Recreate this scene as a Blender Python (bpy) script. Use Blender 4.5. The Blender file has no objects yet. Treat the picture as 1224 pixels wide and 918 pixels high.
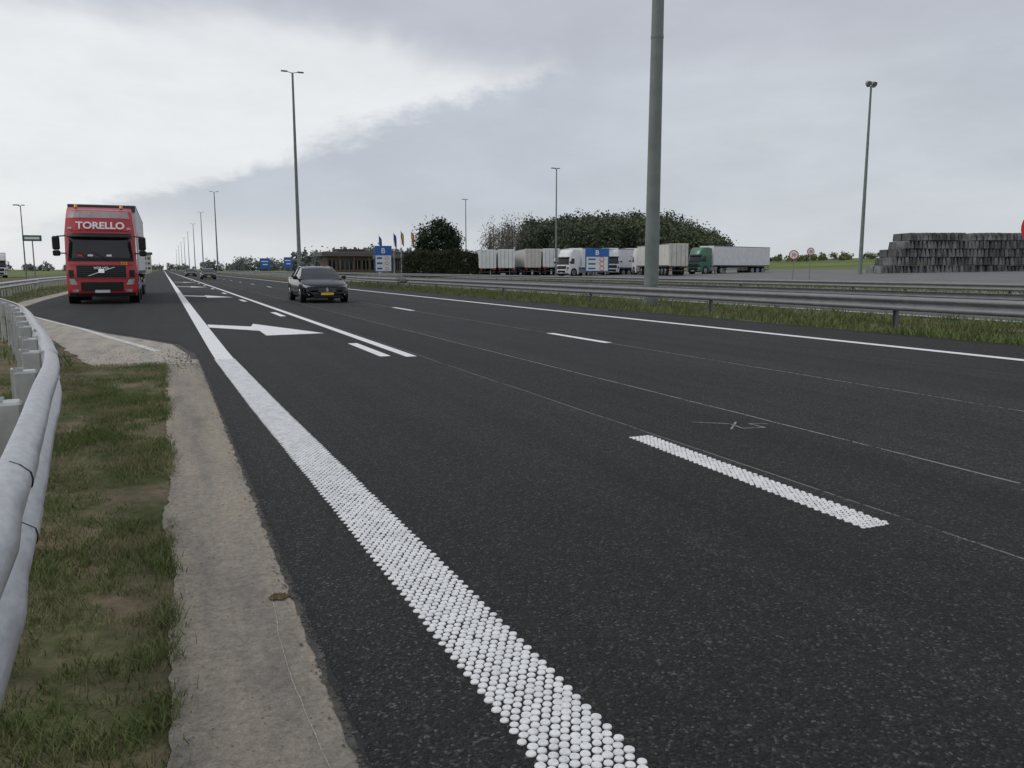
import bpy, math, random
import numpy as np
from mathutils import Vector, noise as mnoise
random.seed(7); rng=np.random.default_rng(7)
scene=bpy.context.scene
scene.view_settings.view_transform='Standard'
try: scene.view_settings.look='None'
except Exception: pass
scene.view_settings.exposure=0

# ------------------------------------------------------------ materials
def newmat(name):
    m=bpy.data.materials.new(name); m.use_nodes=True
    nt=m.node_tree; b=nt.nodes['Principled BSDF']; return m,nt,b
def ramp(nt,fac,stops):
    r=nt.nodes.new('ShaderNodeValToRGB')
    while len(r.color_ramp.elements)<len(stops): r.color_ramp.elements.new(.5)
    for e,(p,c) in zip(r.color_ramp.elements,stops):
        e.position=p; e.color=(c[0],c[1],c[2],1) if hasattr(c,'__len__') else (c,c,c,1)
    nt.links.new(fac,r.inputs[0]); return r.outputs[0]
def coords(nt,scale=(1,1,1)):
    t=nt.nodes.new('ShaderNodeNewGeometry')
    if scale==(1,1,1): return t.outputs['Position']
    m=nt.nodes.new('ShaderNodeMapping')
    m.inputs['Scale'].default_value=scale
    nt.links.new(t.outputs['Position'],m.inputs[0]); return m.outputs[0]
def noise(nt,vec,scale,detail=4,rough=.55,dist=0):
    n=nt.nodes.new('ShaderNodeTexNoise'); n.inputs['Scale'].default_value=scale
    n.inputs['Detail'].default_value=detail; n.inputs['Roughness'].default_value=rough
    n.inputs['Distortion'].default_value=dist
    nt.links.new(vec,n.inputs['Vector']); return n.outputs['Fac']
def mix(nt,fac,a,b,mode='MIX'):
    m=nt.nodes.new('ShaderNodeMix'); m.data_type='RGBA'; m.blend_type=mode
    for s,v in ((0,fac),(6,a),(7,b)):
        if isinstance(v,(int,float)): m.inputs[s].default_value=v if s==0 else (v,v,v,1)
        elif isinstance(v,tuple): m.inputs[s].default_value=(*v,1)
        else: nt.links.new(v,m.inputs[s])
    return m.outputs[2]
def math_(nt,op,*a,clamp=False):
    m=nt.nodes.new('ShaderNodeMath'); m.operation=op; m.use_clamp=clamp
    for i,v in enumerate(a):
        if isinstance(v,(int,float)): m.inputs[i].default_value=v
        else: nt.links.new(v,m.inputs[i])
    return m.outputs[0]
def bump(nt,b,h,strength=.5,dist=.01):
    n=nt.nodes.new('ShaderNodeBump'); n.inputs['Strength'].default_value=strength
    n.inputs['Distance'].default_value=dist; nt.links.new(h,n.inputs['Height'])
    nt.links.new(n.outputs[0],b.inputs['Normal'])
def simple(name,col,rough=.5,metal=0,var=.12,scale=6,coat=0,spec=.5,bmp=0):
    m,nt,b=newmat(name)
    v=coords(nt); n=noise(nt,v,scale,4,.6)
    c=tuple(col)
    lo=tuple(x*(1-var) for x in c); hi=tuple(min(1,x*(1+var)) for x in c)
    nt.links.new(ramp(nt,n,[(.3,lo),(.7,hi)]),b.inputs['Base Color'])
    b.inputs['Roughness'].default_value=rough; b.inputs['Metallic'].default_value=metal
    b.inputs['Specular IOR Level'].default_value=spec
    b.inputs['Coat Weight'].default_value=coat; b.inputs['Coat Roughness'].default_value=.08
    if bmp: bump(nt,b,n,bmp,.01)
    return m

def asphalt(name,base=.045,seams=(),old_from=None):
    m,nt,b=newmat(name)
    v=coords(nt)
    vo=nt.nodes.new('ShaderNodeTexVoronoi'); vo.inputs['Scale'].default_value=105
    nt.links.new(v,vo.inputs['Vector'])
    sep=nt.nodes.new('ShaderNodeSeparateColor'); nt.links.new(vo.outputs['Color'],sep.inputs[0])
    speck=ramp(nt,sep.outputs[0],[(0,base*.45),(.55,base*.85),(.86,base*1.4),(.96,base*2.9),(1,base*5.0)])
    big=noise(nt,v,.45,3,.6)
    c=mix(nt,1.0,speck,ramp(nt,big,[(.3,.85),(.7,1.15)]),'MULTIPLY')
    st=noise(nt,coords(nt,(1.6,.03,1)),1.5,3,.55)
    c=mix(nt,1.0,c,ramp(nt,st,[(.3,.75),(.7,1.28)]),'MULTIPLY')
    fine=noise(nt,v,26,3,.7)
    c=mix(nt,1.0,c,ramp(nt,fine,[(.3,.75),(.7,1.25)]),'MULTIPLY')
    sx=nt.nodes.new('ShaderNodeSeparateXYZ'); nt.links.new(v,sx.inputs[0])
    if old_from:
        f=math_(nt,'GREATER_THAN',sx.outputs[0],old_from)
        c=mix(nt,f,c,mix(nt,1.0,c,(1.22,1.22,1.2),'MULTIPLY'))
    if seams:
        wob=noise(nt,coords(nt,(0,1,0)),.7,2)
        wx=math_(nt,'ADD',sx.outputs[0],math_(nt,'MULTIPLY',math_(nt,'SUBTRACT',wob,.5),.05))
        br2=noise(nt,coords(nt,(.5,1,1)),1.2,2)
        brk=math_(nt,'GREATER_THAN',math_(nt,'ADD',fine,math_(nt,'MULTIPLY',br2,.6)),.72)
    for (x0,wd,col) in seams:
        d=math_(nt,'ABSOLUTE',math_(nt,'SUBTRACT',wx,x0))
        f=math_(nt,'MULTIPLY',math_(nt,'LESS_THAN',d,wd),brk)
        c=mix(nt,math_(nt,'MULTIPLY',f,.85),c,(col,col,col*.97))
        g=math_(nt,'LESS_THAN',math_(nt,'ABSOLUTE',math_(nt,'SUBTRACT',wx,x0+wd+.03)),.03)
        c=mix(nt,math_(nt,'MULTIPLY',g,.4),c,(.009,.009,.010))
    nt.links.new(c,b.inputs['Base Color'])
    b.inputs['Roughness'].default_value=.76; b.inputs['Specular IOR Level'].default_value=.26
    h=math_(nt,'ADD',math_(nt,'MULTIPLY',vo.outputs['Distance'],-1.2),math_(nt,'MULTIPLY',fine,.8))
    bump(nt,b,h,.85,.006)
    return m
M_asph=asphalt('asphalt',.0195,seams=((3.60,.008,.2),(4.87,.013,.28),(7.42,.013,.28),(9.9,.008,.1)),old_from=4.87)
M_asph2=asphalt('asphalt_old',.10)
M_park=simple('asphalt_parking',(.15,.15,.15),.9,var=.2,scale=.4)
M_tar=simple('tar_joint',(.016,.016,.016),.85,bmp=.8,scale=30,var=.5)

def paint(name,col=.78,dirt=.25):
    m,nt,b=newmat(name); v=coords(nt)
    n=noise(nt,v,9,5,.7); n2=noise(nt,v,70,2,.6)
    c=ramp(nt,n,[(.28,(col*(1-dirt),)*3),(.55,(col,col,col*.985))])
    c=mix(nt,1.0,c,ramp(nt,n2,[(.3,.85),(.6,1.0)]),'MULTIPLY')
    nt.links.new(c,b.inputs['Base Color']); b.inputs['Roughness'].default_value=.55
    bump(nt,b,n2,.4,.003); return m
M_paint=paint('white_road_paint',.86,.2); M_dot=paint('white_dot_paint',.84,.22)

def concrete(name,a,bc,sand):
    m,nt,b=newmat(name); v=coords(nt)
    n=noise(nt,v,1.6,6,.65,.4); n2=noise(nt,v,35,4,.7); n3=noise(nt,coords(nt,(3,.35,1)),1.4,4,.6)
    c=ramp(nt,n,[(.3,a),(.62,bc)])
    c=mix(nt,ramp(nt,n3,[(.40,0),(.60,.9)]),c,sand)
    c=mix(nt,1.0,c,ramp(nt,n2,[(.25,.64),(.7,1.2)]),'MULTIPLY')
    n4=noise(nt,v,120,2,.7)
    c=mix(nt,1.0,c,ramp(nt,n4,[(.3,.78),(.7,1.15)]),'MULTIPLY')
    nt.links.new(c,b.inputs['Base Color']); b.inputs['Roughness'].default_value=.9
    bump(nt,b,math_(nt,'ADD',n2,n),.6,.012); return m
M_gutter=concrete('gutter_concrete',(.16,.145,.125),(.26,.232,.195),(.33,.285,.222))
M_apron=concrete('apron_concrete',(.25,.23,.20),(.38,.35,.31),(.44,.385,.31))
M_edge=simple('asphalt_crumb_edge',(.06,.057,.052),.95,var=.6,scale=25,bmp=.9)

def groundmat():
    m,nt,b=newmat('verge_ground'); v=coords(nt)
    n=noise(nt,v,.9,6,.65,.3); n2=noise(nt,v,14,5,.7); nb=noise(nt,v,.03,4,.6)
    g=ramp(nt,n2,[(.3,(.05,.06,.022)),(.6,(.09,.105,.04)),(.8,(.14,.145,.065))])
    d=ramp(nt,n2,[(.3,(.13,.10,.065)),(.7,(.24,.19,.13))])
    c=mix(nt,ramp(nt,n,[(.43,0),(.56,.9)]),g,d)
    f=ramp(nt,nb,[(.4,(.10,.15,.04)),(.6,(.17,.21,.07))])
    sx=nt.nodes.new('ShaderNodeSeparateXYZ'); nt.links.new(v,sx.inputs[0])
    far=math_(nt,'GREATER_THAN',math_(nt,'ABSOLUTE',sx.outputs[0]),26)
    c=mix(nt,math_(nt,'MULTIPLY',far,.8),c,f)
    nt.links.new(c,b.inputs['Base Color']); b.inputs['Roughness'].default_value=.95
    b.inputs['Specular IOR Level'].default_value=.15
    bump(nt,b,n2,.8,.03); return m
M_ground=groundmat()
def bladem(name,a,bb,dry,dryamt=.6,scale=1.1,lo=.48,hi=.7):
    m,nt,b=newmat(name); v=coords(nt)
    n=noise(nt,v,scale,4,.6); n2=noise(nt,v,60,2,.5)
    c=ramp(nt,n2,[(.3,a),(.7,bb)])
    c=mix(nt,ramp(nt,n,[(lo,0),(hi,dryamt)]),c,dry)
    nt.links.new(c,b.inputs['Base Color']); b.inputs['Roughness'].default_value=.7
    b.inputs['Specular IOR Level'].default_value=.2; return m
M_blade=bladem('grass_blades',(.08,.115,.034),(.175,.215,.072),(.33,.28,.17),.8,1.1,.46,.66)
M_blade2=bladem('median_grass_blades',(.08,.118,.035),(.17,.215,.078),(.31,.27,.16),.6,.6,.46,.68)
def leafm(name,a,bb,scale=.5):
    m,nt,b=newmat(name); v=coords(nt)
    n=noise(nt,v,scale,3,.6); n2=noise(nt,v,scale*9,2,.6)
    c=mix(nt,1.0,ramp(nt,n,[(.32,a),(.68,bb)]),ramp(nt,n2,[(.3,.6),(.7,1.3)]),'MULTIPLY')
    nt.links.new(c,b.inputs['Base Color']); b.inputs['Roughness'].default_value=.8
    b.inputs['Specular IOR Level'].default_value=.15; return m
M_leafdark=leafm('conifer_foliage',(.018,.032,.02),(.045,.065,.036),.8)
M_hedge=leafm('hedge_foliage',(.026,.036,.02),(.07,.082,.042),.6)
M_wood=leafm('spring_foliage',(.065,.08,.055),(.125,.15,.085),.07)
M_sparse=leafm('bare_twigs',(.13,.13,.11),(.19,.19,.155),.07)
M_field=leafm('hedgerow_foliage',(.11,.13,.06),(.20,.22,.11),.05)
M_woodhaze=leafm('hazed_far_foliage',(.16,.175,.17),(.23,.245,.225),.03)  # leaf colours lightened to paint in atmospheric haze over distance
M_bark=simple('bark',(.10,.085,.07),.9,bmp=.5)
def galv(name,c=.42,metal=.55,rough=.42):
    m,nt,b=newmat(name); v=coords(nt)
    n=noise(nt,v,3,5,.65); n2=noise(nt,coords(nt,(2,2,9)),8,3,.6)
    col=ramp(nt,n,[(.3,(c*.8,c*.82,c*.85)),(.7,(c*1.15,c*1.17,c*1.2))])
    col=mix(nt,1.0,col,ramp(nt,n2,[(.3,.82),(.7,1.08)]),'MULTIPLY')
    nt.links.new(col,b.inputs['Base Color']); b.inputs['Metallic'].default_value=metal
    nt.links.new(ramp(nt,n,[(.3,rough-.08),(.7,rough+.15)]),b.inputs['Roughness']); return m
M_galv=galv('galvanised_steel',.50,.6,.38); M_galvold=galv('weathered_steel',.25,.4,.6)
M_mast2=simple('mast_grey_green',(.17,.20,.185),.6,var=.15,scale=2)
M_post=simple('post_zinc',(.44,.45,.43),.55,.2,var=.2)
M_black=simple('black_plastic',(.012,.012,.013),.5,spec=.3); M_tyre=simple('tyre_rubber',(.02,.02,.02),.9)
M_darkg=simple('chassis_grey',(.06,.06,.065),.7)
M_glass=simple('dark_glass',(.012,.014,.016),.08,0,var=.1,spec=.6)
M_chrome=simple('chrome',(.7,.7,.72),.15,1.0,var=.03)
M_head=simple('headlamp_glass',(.38,.40,.43),.1,.3,coat=1)
M_headc=simple('car_headlamp',(.75,.77,.8),.15,0,coat=1,var=.2,scale=20)
M_rim=simple('alloy',(.40,.41,.43),.3,.8)
M_carp=simple('car_paint_black',(.006,.0062,.008),.14,0,var=.1,spec=.4)
M_carp2=simple('car_paint_grey',(.015,.017,.02),.2,.1,spec=.4)
M_red=simple('truck_red',(.44,.02,.028),.38,0,var=.1,coat=.35,scale=2)
M_reddk=simple('truck_dark_red',(.22,.016,.02),.4,0,var=.1,coat=.4,scale=2)
M_redgrey=simple('roof_fairing_grey',(.34,.27,.28),.4,0,var=.2,coat=.3,scale=3)
M_white=simple('white_panel',(.70,.71,.72),.5,var=.09,scale=1.5)
M_wtext=simple('white_lettering',(.8,.8,.8),.5,var=.02)
M_cream=simple('cream_panel',(.56,.545,.50),.6,var=.1,scale=1.5)
M_bluec=simple('blue_vinyl',(.04,.10,.32),.5)
M_green=simple('green_cab',(.02,.12,.065),.4,coat=.4)
M_blue=simple('blue_sign',(.02,.12,.42),.5,var=.06)
M_yel=simple('yellow_plate',(.75,.5,.03),.5,var=.05)
M_redsign=simple('red_sign',(.6,.02,.025),.45,var=.06)
M_orange=simple('orange_lens',(.8,.25,.02),.3)
M_brick=simple('brown_brick',(.13,.10,.08),.9,var=.25,scale=4)
M_roof=simple('flat_roof',(.11,.105,.10),.8)
M_block=simple('stacked_concrete',(.17,.175,.175),.95,var=.5,scale=.9,bmp=.5)
M_block2=simple('stacked_concrete_dark',(.09,.095,.095),.95,var=.4,scale=.9,bmp=.5)
M_stone=simple('pebbles',(.10,.095,.085),.95,var=.6,scale=40)
M_sandst=simple('sandy_pebbles',(.26,.225,.175),.95,var=.5,scale=40)
M_flagk=simple('flag_black',(.02,.02,.02),.8);M_flagy=simple('flag_yellow',(.6,.42,.06),.8);M_flagr=simple('flag_red',(.45,.04,.05),.8)

# ------------------------------------------------------------ mesh helpers
def obj(name,verts,faces,mats,idx=None,smooth=False,parent=None):
    me=bpy.data.meshes.new(name); me.from_pydata([tuple(v) for v in verts],[],faces)
    if not isinstance(mats,(list,tuple)): mats=[mats]
    for m in mats: me.materials.append(m)
    if idx is not None: me.polygons.foreach_set('material_index',idx)
    if smooth: me.polygons.foreach_set('use_smooth',[True]*len(faces))
    me.update(); o=bpy.data.objects.new(name,me); scene.collection.objects.link(o)
    if parent: o.parent=parent
    return o
def empty(name,loc=(0,0,0),rz=0):
    e=bpy.data.objects.new(name,None); e.empty_display_size=.3; scene.collection.objects.link(e)
    e.location=loc; e.rotation_euler=(0,0,rz); return e
class MB:
    def __init__(s): s.v=[];s.f=[];s.m=[];s.i=[];s.sm=[]
    def mi(s,m):
        if m not in s.m: s.m.append(m)
        return s.m.index(m)
    def add(s,vs,fs,m,sm=False):
        o=len(s.v); s.v+= [tuple(v) for v in vs]; k=s.mi(m)
        for f in fs: s.f.append([o+a for a in f]); s.i.append(k); s.sm.append(sm)
    def box(s,c,d,m,b=0,tx=0,rz=0,ry=0):
        x,y,z=[a/2 for a in d]
        b=min(b,x*.9,y*.9,z*.9)
        def ringxy(hx,hy,zz):
            if b>0: return [(-hx+b,-hy,zz),(hx-b,-hy,zz),(hx,-hy+b,zz),(hx,hy-b,zz),(hx-b,hy,zz),(-hx+b,hy,zz),(-hx,hy-b,zz),(-hx,-hy+b,zz)]
            return [(-hx,-hy,zz),(hx,-hy,zz),(hx,hy,zz),(-hx,hy,zz)]
        if b>0: rings=[ringxy(x-b,y-b,-z),ringxy(x,y,-z+b),ringxy(x-tx,y,z-b),ringxy(x-tx-b,y-b,z)]
        else: rings=[ringxy(x,y,-z),ringxy(x-tx,y,z)]
        cr,sr=math.cos(rz),math.sin(rz); cy,sy=math.cos(ry),math.sin(ry)
        R=[]
        for r in rings:
            q=[]
            for (a,bb,cc) in r:
                a,cc=a*cy+cc*sy,-a*sy+cc*cy
                q.append((c[0]+a*cr-bb*sr,c[1]+a*sr+bb*cr,c[2]+cc))
            R.append(q)
        s.loft(R,m)
    def loft(s,rings,m,cap=True,closed=True,sm=False):
        n=len(rings[0]); vs=[p for r in rings for p in r]; fs=[]
        for i in range(len(rings)-1):
            for j in range(n if closed else n-1):
                k=(j+1)%n; fs.append([i*n+j,i*n+k,(i+1)*n+k,(i+1)*n+j])
        if cap:
            fs.append(list(range(n))[::-1]); fs.append([(len(rings)-1)*n+j for j in range(n)])
        s.add(vs,fs,m,sm)
    def cyl(s,p0,p1,r0,r1,m,n=12,cap=True,sm=True):
        p0=Vector(p0);p1=Vector(p1);d=(p1-p0).normalized()
        a=d.orthogonal().normalized(); b=d.cross(a); R=[]
        for p,r in ((p0,r0),(p1,r1)):
            R.append([p+(a*math.cos(t)+b*math.sin(t))*r for t in [2*math.pi*k/n for k in range(n)]])
        s.loft(R,m,False,True,sm)
        if cap: s.add(R[0],[list(range(n))[::-1]],m); s.add(R[1],[list(range(n))],m)
    def wheel(s,x,y,r,w,side,rim=None):
        rim=rim or M_rim
        s.cyl((x-w/2,y,r),(x+w/2,y,r),r,r,M_tyre,24)
        xs=x+side*w/2
        s.cyl((xs-side*.01,y,r),(xs+side*.012,y,r),r*.66,r*.62,rim,20)
        s.cyl((xs,y,r),(xs+side*.03,y,r),r*.2,r*.16,M_darkg,10)
        for k in range(5):
            a=k*2*math.pi/5+.3
            s.box((xs+side*.013,y+math.cos(a+.6)*r*.4,r+math.sin(a+.6)*r*.4),(.012,r*.22,r*.22),M_black,0)
    def build(s,name,parent=None,loc=None,rz=0):
        o=obj(name,s.v,s.f,s.m,s.i,False,parent)
        o.data.polygons.foreach_set('use_smooth',s.sm)
        if loc is not None: o.location=loc; o.rotation_euler=(0,0,rz)
        return o
def text(body,size,mat,parent,loc,name,rx=math.pi/2,rz=0,ext=.004,sx=1,bold=0.0):
    c=bpy.data.curves.new(name,'FONT'); c.body=body; c.size=size; c.extrude=ext; c.align_x='CENTER'; c.offset=bold
    t=bpy.data.objects.new(name+'_c',c); scene.collection.objects.link(t)
    bpy.context.view_layer.update()
    me=bpy.data.meshes.new_from_object(t); bpy.data.objects.remove(t)
    me.materials.clear(); me.materials.append(mat)
    o=bpy.data.objects.new(name,me); scene.collection.objects.link(o); o.parent=parent
    o.location=loc; o.rotation_euler=(rx,0,rz); o.scale=(sx,1,1); return o

# ------------------------------------------------------------ terrain
def gz(x):
    if x<33: return 0.
    if x<110: return (x-33)*.018
    t=min(1,(x-110)/200); return 77*.018+5.2*(t*t*(3-2*t))
xs=[-4000,-1500,-600,-300,-150,-80,-40,-20,-10,-5,0,5,10,14,20,26,33,48,60,80,105,110,130,150,175,200,225,250,280,310,400,700,1500,4000]
ys=[-400,-100,-20,0,10,20,40,80,120,180,260,400,700,1200,2200,5000]
V=[(x,y,gz(x)) for y in ys for x in xs]; n=len(xs)
F=[[j*n+i,j*n+i+1,(j+1)*n+i+1,(j+1)*n+i] for j in range(len(ys)-1) for i in range(n-1)]
obj('ground',V,F,M_ground)

def strip(name,rows,z,mat):
    V=[];F=[]
    for (y,a,b) in rows: V+=[(a,y,z),(b,y,z)]
    for i in range(len(rows)-1): F.append([2*i,2*i+1,2*i+3,2*i+2])
    return obj(name,V,F,mat)
RZ=.02
edge=[(-30,.50),(13.6,.43),(15.7,.2),(17.4,-.42),(19.2,-1.15),(23,-2.3),(27,-3.43),(30,-4.15),(33,-4.55),(40,-4.75),(50,-4.8),(4000,-4.8)]
def ex(y):
    for (a,b) in zip(edge,edge[1:]):
        if a[0]<=y<=b[0]: return a[1]+(b[1]-a[1])*(y-a[0])/(b[0]-a[0])
    return -4.8
yy=[-30,-5,0]; y=0
while y<16: y+=.03; yy.append(y)
while y<60: y+=.5; yy.append(y)
yy+= [100,200,400,1000,4000]
rows=[]
def N3(a,b,c): return mnoise.noise(Vector((a,b,c)))
for y in yy:
    j=0
    if 0<y<16: j=.014*N3(y*3.1,0,3)+.014*N3(y*11,0,9)+.008*N3(y*37,0,2)
    rows.append((y,ex(y)+j,13.9+.08*N3(y*1.5,7,0)))
strip('highway_road',rows,RZ,M_asph)
strip('tar_joint',[(y,(.435 if y<13 else ex(y)-.03)+.016*N3(y*5,2,1)+.008*N3(y*31,2,1),ex(y)+.1) for y in yy if y<60],.0165,M_tar)
strip('road_edge_joint',[(y,(.41 if y<13 else ex(y)-.12)+.018*N3(y*9,2,8)+.008*N3(y*41,2,1),ex(y)+.08) for y in yy if y<60],.013,M_edge)
strip('concrete_gutter',[(y,-.05+.05*N3(y*1.2,0,5)+.02*N3(y*9,0,5)+.01*N3(y*27,0,5),.45) for y in [-30]+[k*.05 for k in range(0,250)]],.010,M_gutter)
ap=[(12.4,-.97),(13.7,-1.24),(19,-2.3),(26,-3.9),(33,-5.5),(50,-5.5),(400,-5.5)]
def apx(y):
    for (a,b) in zip(ap,ap[1:]):
        if a[0]<=y<=b[0]: return a[1]+(b[1]-a[1])*(y-a[0])/(b[0]-a[0])
    return -5.5
strip('concrete_apron',[(y,apx(y)+.12*N3(y*2,0,5),ex(y)+.03) for y in [12.4+k*.2 for k in range(100)]+[40,60,400]],.008,M_apron)
def ckx(y): return .345-.03*math.sin(min(1,(y-2)/1.35)*math.pi)+.006*N3(y*6,3,1)+.003*N3(y*40,3,1)
strip('gutter_crack_line',[(y,ckx(y)-.0009-.0012*abs(N3(y*20,1,1)),ckx(y)+.0009+.0012*abs(N3(y*20,5,1))) for y in [1.8+.03*k for k in range(52)]],.0125,simple('crack_deposit',(.38,.355,.31),.9,var=.4,scale=50))
strip('opposite_carriageway_road',[(y,19.6,31.2) for y in (-200,0,200,4000)],RZ,M_asph2)
V=[];F=[]
for j,y in enumerate((20,60,118,260)):
    for x in (47,60,80,104): V.append((x,y,gz(x)+.03))
F=[[j*4+i,j*4+i+1,(j+1)*4+i+1,(j+1)*4+i] for j in range(3) for i in range(3)]
obj('parking_area_pavement',V,F,M_park)
strip('parking_access_road',[(y,36.5,41) for y in (-60,0,60,160)],gz(41)+.03,M_park)

# ------------------------------------------------------------ markings
def polyline_strip(name,pts,w,z,mat=M_paint):
    return strip(name,[(y,x-w/2,x+w/2) for (x,y) in pts],z,mat)
def l1x(y):
    P=[(-5,1.0),(1,1.0),(2,.99),(3.5,.96),(5,.925),(8,.85),(13,.765),(20,.76)]
    if y>=20: return .76
    for a,b in zip(P,P[1:]):
        if a[0]<=y<=b[0]: return a[1]+(b[1]-a[1])*(y-a[0])/(b[0]-a[0])
    return 1.
MZ=RZ+.004
polyline_strip('edge_line_marking',[(l1x(y),y) for y in (12.6,14,16,20,60,300,2500)],.26,MZ)
def dots(name,fx,y0,y1,ncol,sp,r):
    V=[];F=[];y=y0;row=0
    while y<y1:
        off=(row%2)*.5*sp
        drift=.004*N3(y*2,1,1)
        for c in range(ncol):
            x=fx(y)+(c-(ncol-1)/2)*sp+off-sp*.25+random.uniform(-.0022,.0022)+drift; yj=y+random.uniform(-.0022,.0022)
            rr=r*random.uniform(.84,1.04); nn=12; o=len(V)
            hz=random.uniform(.004,.0065)
            for t in range(nn):
                a=2*math.pi*t/nn; V.append((x+math.cos(a)*rr,yj+math.sin(a)*rr,RZ+.0005))
            for t in range(nn):
                a=2*math.pi*t/nn; V.append((x+math.cos(a)*rr*.9,yj+math.sin(a)*rr*.9,RZ+hz*.8))
            V.append((x,yj,RZ+hz+.001))
            for t in range(nn):
                u=(t+1)%nn; F.append([o+t,o+u,o+nn+u,o+nn+t]); F.append([o+nn+t,o+nn+u,o+2*nn])
        y+=sp*.88; row+=1
    return obj(name,V,F,M_dot)
dots('studded_edge_line_marking',l1x,.9,12.7,8,.0345,.0168)
dots('studded_lane_dash_marking',lambda y:3.36+(y-3)*.035,2.98,5.42,6,.032,.0156)
polyline_strip('solid_lane_line_marking',[(3.44,y) for y in (11.9,60,140,600)],.17,MZ)
def dashes(name,x,y0,ln,per,count,w):
    V=[];F=[]
    for k in range(count):
        a=y0+k*per; o=len(V); V+=[(x-w/2,a,MZ),(x+w/2,a,MZ),(x+w/2,a+ln,MZ),(x-w/2,a+ln,MZ)]; F.append([o,o+1,o+2,o+3])
    return obj(name,V,F,M_paint)
dashes('dashed_merge_line_marking',3.08,12.1,2.4,11.6,20,.17)
dashes('dashed_lane_line_marking',7.4,12.75,2.45,12.6,60,.17)
polyline_strip('right_edge_line_marking',[(11.6,y) for y in (-60,0,60,300,2500)],.24,MZ)
arrow=[(.915,20.88),(1.817,19.72),(1.96,20.7),(3.04,17.05),(1.85,16.9),(1.86,18.3),(.895,19.78)]
for k in range(4):
    obj('merge_arrow_marking',[(x,y+24*k,MZ) for x,y in arrow],[[0,6,5,1],[2,1,5,4],[2,4,3]],M_paint)
cl=[(-3.98,28.7),(-2.9,24.5),(-1.75,20.6),(-1.0,17.6),(-.45,15.6),(-.15,14.4)]
strip('apron_line_marking',[(y,x-.07,x+.07) for x,y in cl[::-1]],.013,simple('worn_paint',(.55,.54,.51),.7,var=.35,scale=8))
strip('opposite_edge_line_marking',[(y,19.95,20.15) for y in (-60,0,2000)],MZ,M_paint)
mb=MB(); M_chalk=simple('chalk',(.26,.26,.26),.9,var=.5,scale=30)
def stroke(a,b,w=.009):
    a=Vector((*a,0));b=Vector((*b,0)); d=(b-a).normalized(); nrm=Vector((-d.y,d.x,0))*w
    mb.add([(p.x,p.y,RZ+.003) for p in (a-nrm,b-nrm,b+nrm,a+nrm)],[[0,1,2,3]],M_chalk)
for a,b in (((4.2,5.75),(4.45,5.55)),((4.45,5.55),(4.42,5.35)),((4.42,5.35),(4.62,5.3)),((4.3,5.35),(4.55,5.6)),((4.62,5.3),(4.6,5.5)),((4.6,5.5),(4.75,5.42))): stroke(a,b)
mb.build('chalk_marking')

# ------------------------------------------------------------ guardrails
def resample(P,step):
    P=[Vector((*p,0)) for p in P]; Q=[]
    for i in range(len(P)-1):
        p0=P[max(i-1,0)];p1=P[i];p2=P[i+1];p3=P[min(i+2,len(P)-1)]
        k=max(1,int((p2-p1).length/step))
        for j in range(k):
            t=j/k; Q.append(.5*((2*p1)+(-p0+p2)*t+(2*p0-5*p1+4*p2-p3)*t*t+(-p0+3*p1-3*p2+p3)*t**3))
    Q.append(P[-1]); return Q
W=[(0,.752),(.022,.756),(.05,.742),(.078,.715),(.083,.69),(.078,.665),(.03,.632),(.005,.615),(0,.598),(.005,.58),(.03,.563),(.078,.53),(.083,.505),(.078,.48),(.05,.453),(.022,.44),(0,.444)]
def guardrail(name,path,step,side,pstep,mat,pmat,double=0,spacer=.1,joints=True,zoff=0):
    e=empty(name,(path[0][0],path[0][1],0)); ox,oy=path[0]
    Q=resample(path,step); mb=MB()
    def nor(i):
        d=(Q[min(i+1,len(Q)-1)]-Q[max(i-1,0)]).normalized(); return Vector((d.y,-d.x,0))*side
    for (off,flip) in ([(0,1)]+([(-double,-1)] if double else [])):
        for th in (0,.005):
            R=[]
            for i,q in enumerate(Q):
                nn=nor(i)
                R.append([(q.x+nn.x*(off+flip*(w+th))-ox,q.y+nn.y*(off+flip*(w+th))-oy,z+zoff) for w,z in W])
            mb.loft(R,mat,False,False,True)
    mb.build('beam',e)
    pm=MB(); acc=0;nextp=.4;nj=2.9
    for i in range(1,len(Q)):
        acc+=(Q[i]-Q[i-1]).length
        nn=nor(i); ang=math.atan2(nn.y,nn.x)
        if acc>=nextp:
            nextp+=pstep; c=Q[i]-nn*(.06+spacer if not double else double/2)
            x,y=c.x-ox,c.y-oy
            pm.box((x,y,.33+zoff),(.012,.11,.84),pmat,0,0,ang)
            for s in (-1,1):
                tx=-nn.y*s*.05; ty=nn.x*s*.05
                pm.box((x+tx+nn.x*.03,y+ty+nn.y*.03,.33+zoff),(.06,.008,.84),pmat,0,0,ang)
            if double: pm.box((x,y,.62+zoff),(double-.02,.1,.16),pmat,.01,0,ang)
            else: pm.box((x+nn.x*(spacer/2+.02),y+nn.y*(spacer/2+.02),.6+zoff),(spacer+.03,.14,.27),pmat,.012,0,ang)
        if joints and acc>=nj:
            nj+=4.0
            nx2=nor(i); q0=Q[i]; tdir=Vector((-nn.y,nn.x,0))
            R=[]
            for dd in (-.16,.16):
                R.append([(q0.x+tdir.x*dd+nx2.x*(w+.009)-ox,q0.y+tdir.y*dd+nx2.y*(w+.009)-oy,z+zoff) for w,z in W])
            if not double and side==1: pm.loft(R,mat,False,False,True)
            for zz in (.60,.64,.56):
                for dd in (-.1,.1):
                    p=Q[i]+tdir*dd; w2=.02
                    pm.cyl((p.x+nn.x*w2-ox,p.y+nn.y*w2-oy,zz+zoff),(p.x+nn.x*(w2+.014)-ox,p.y+nn.y*(w2+.014)-oy,zz+zoff),.012,.010,mat,8)
    pm.build('posts',e); return e
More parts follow.
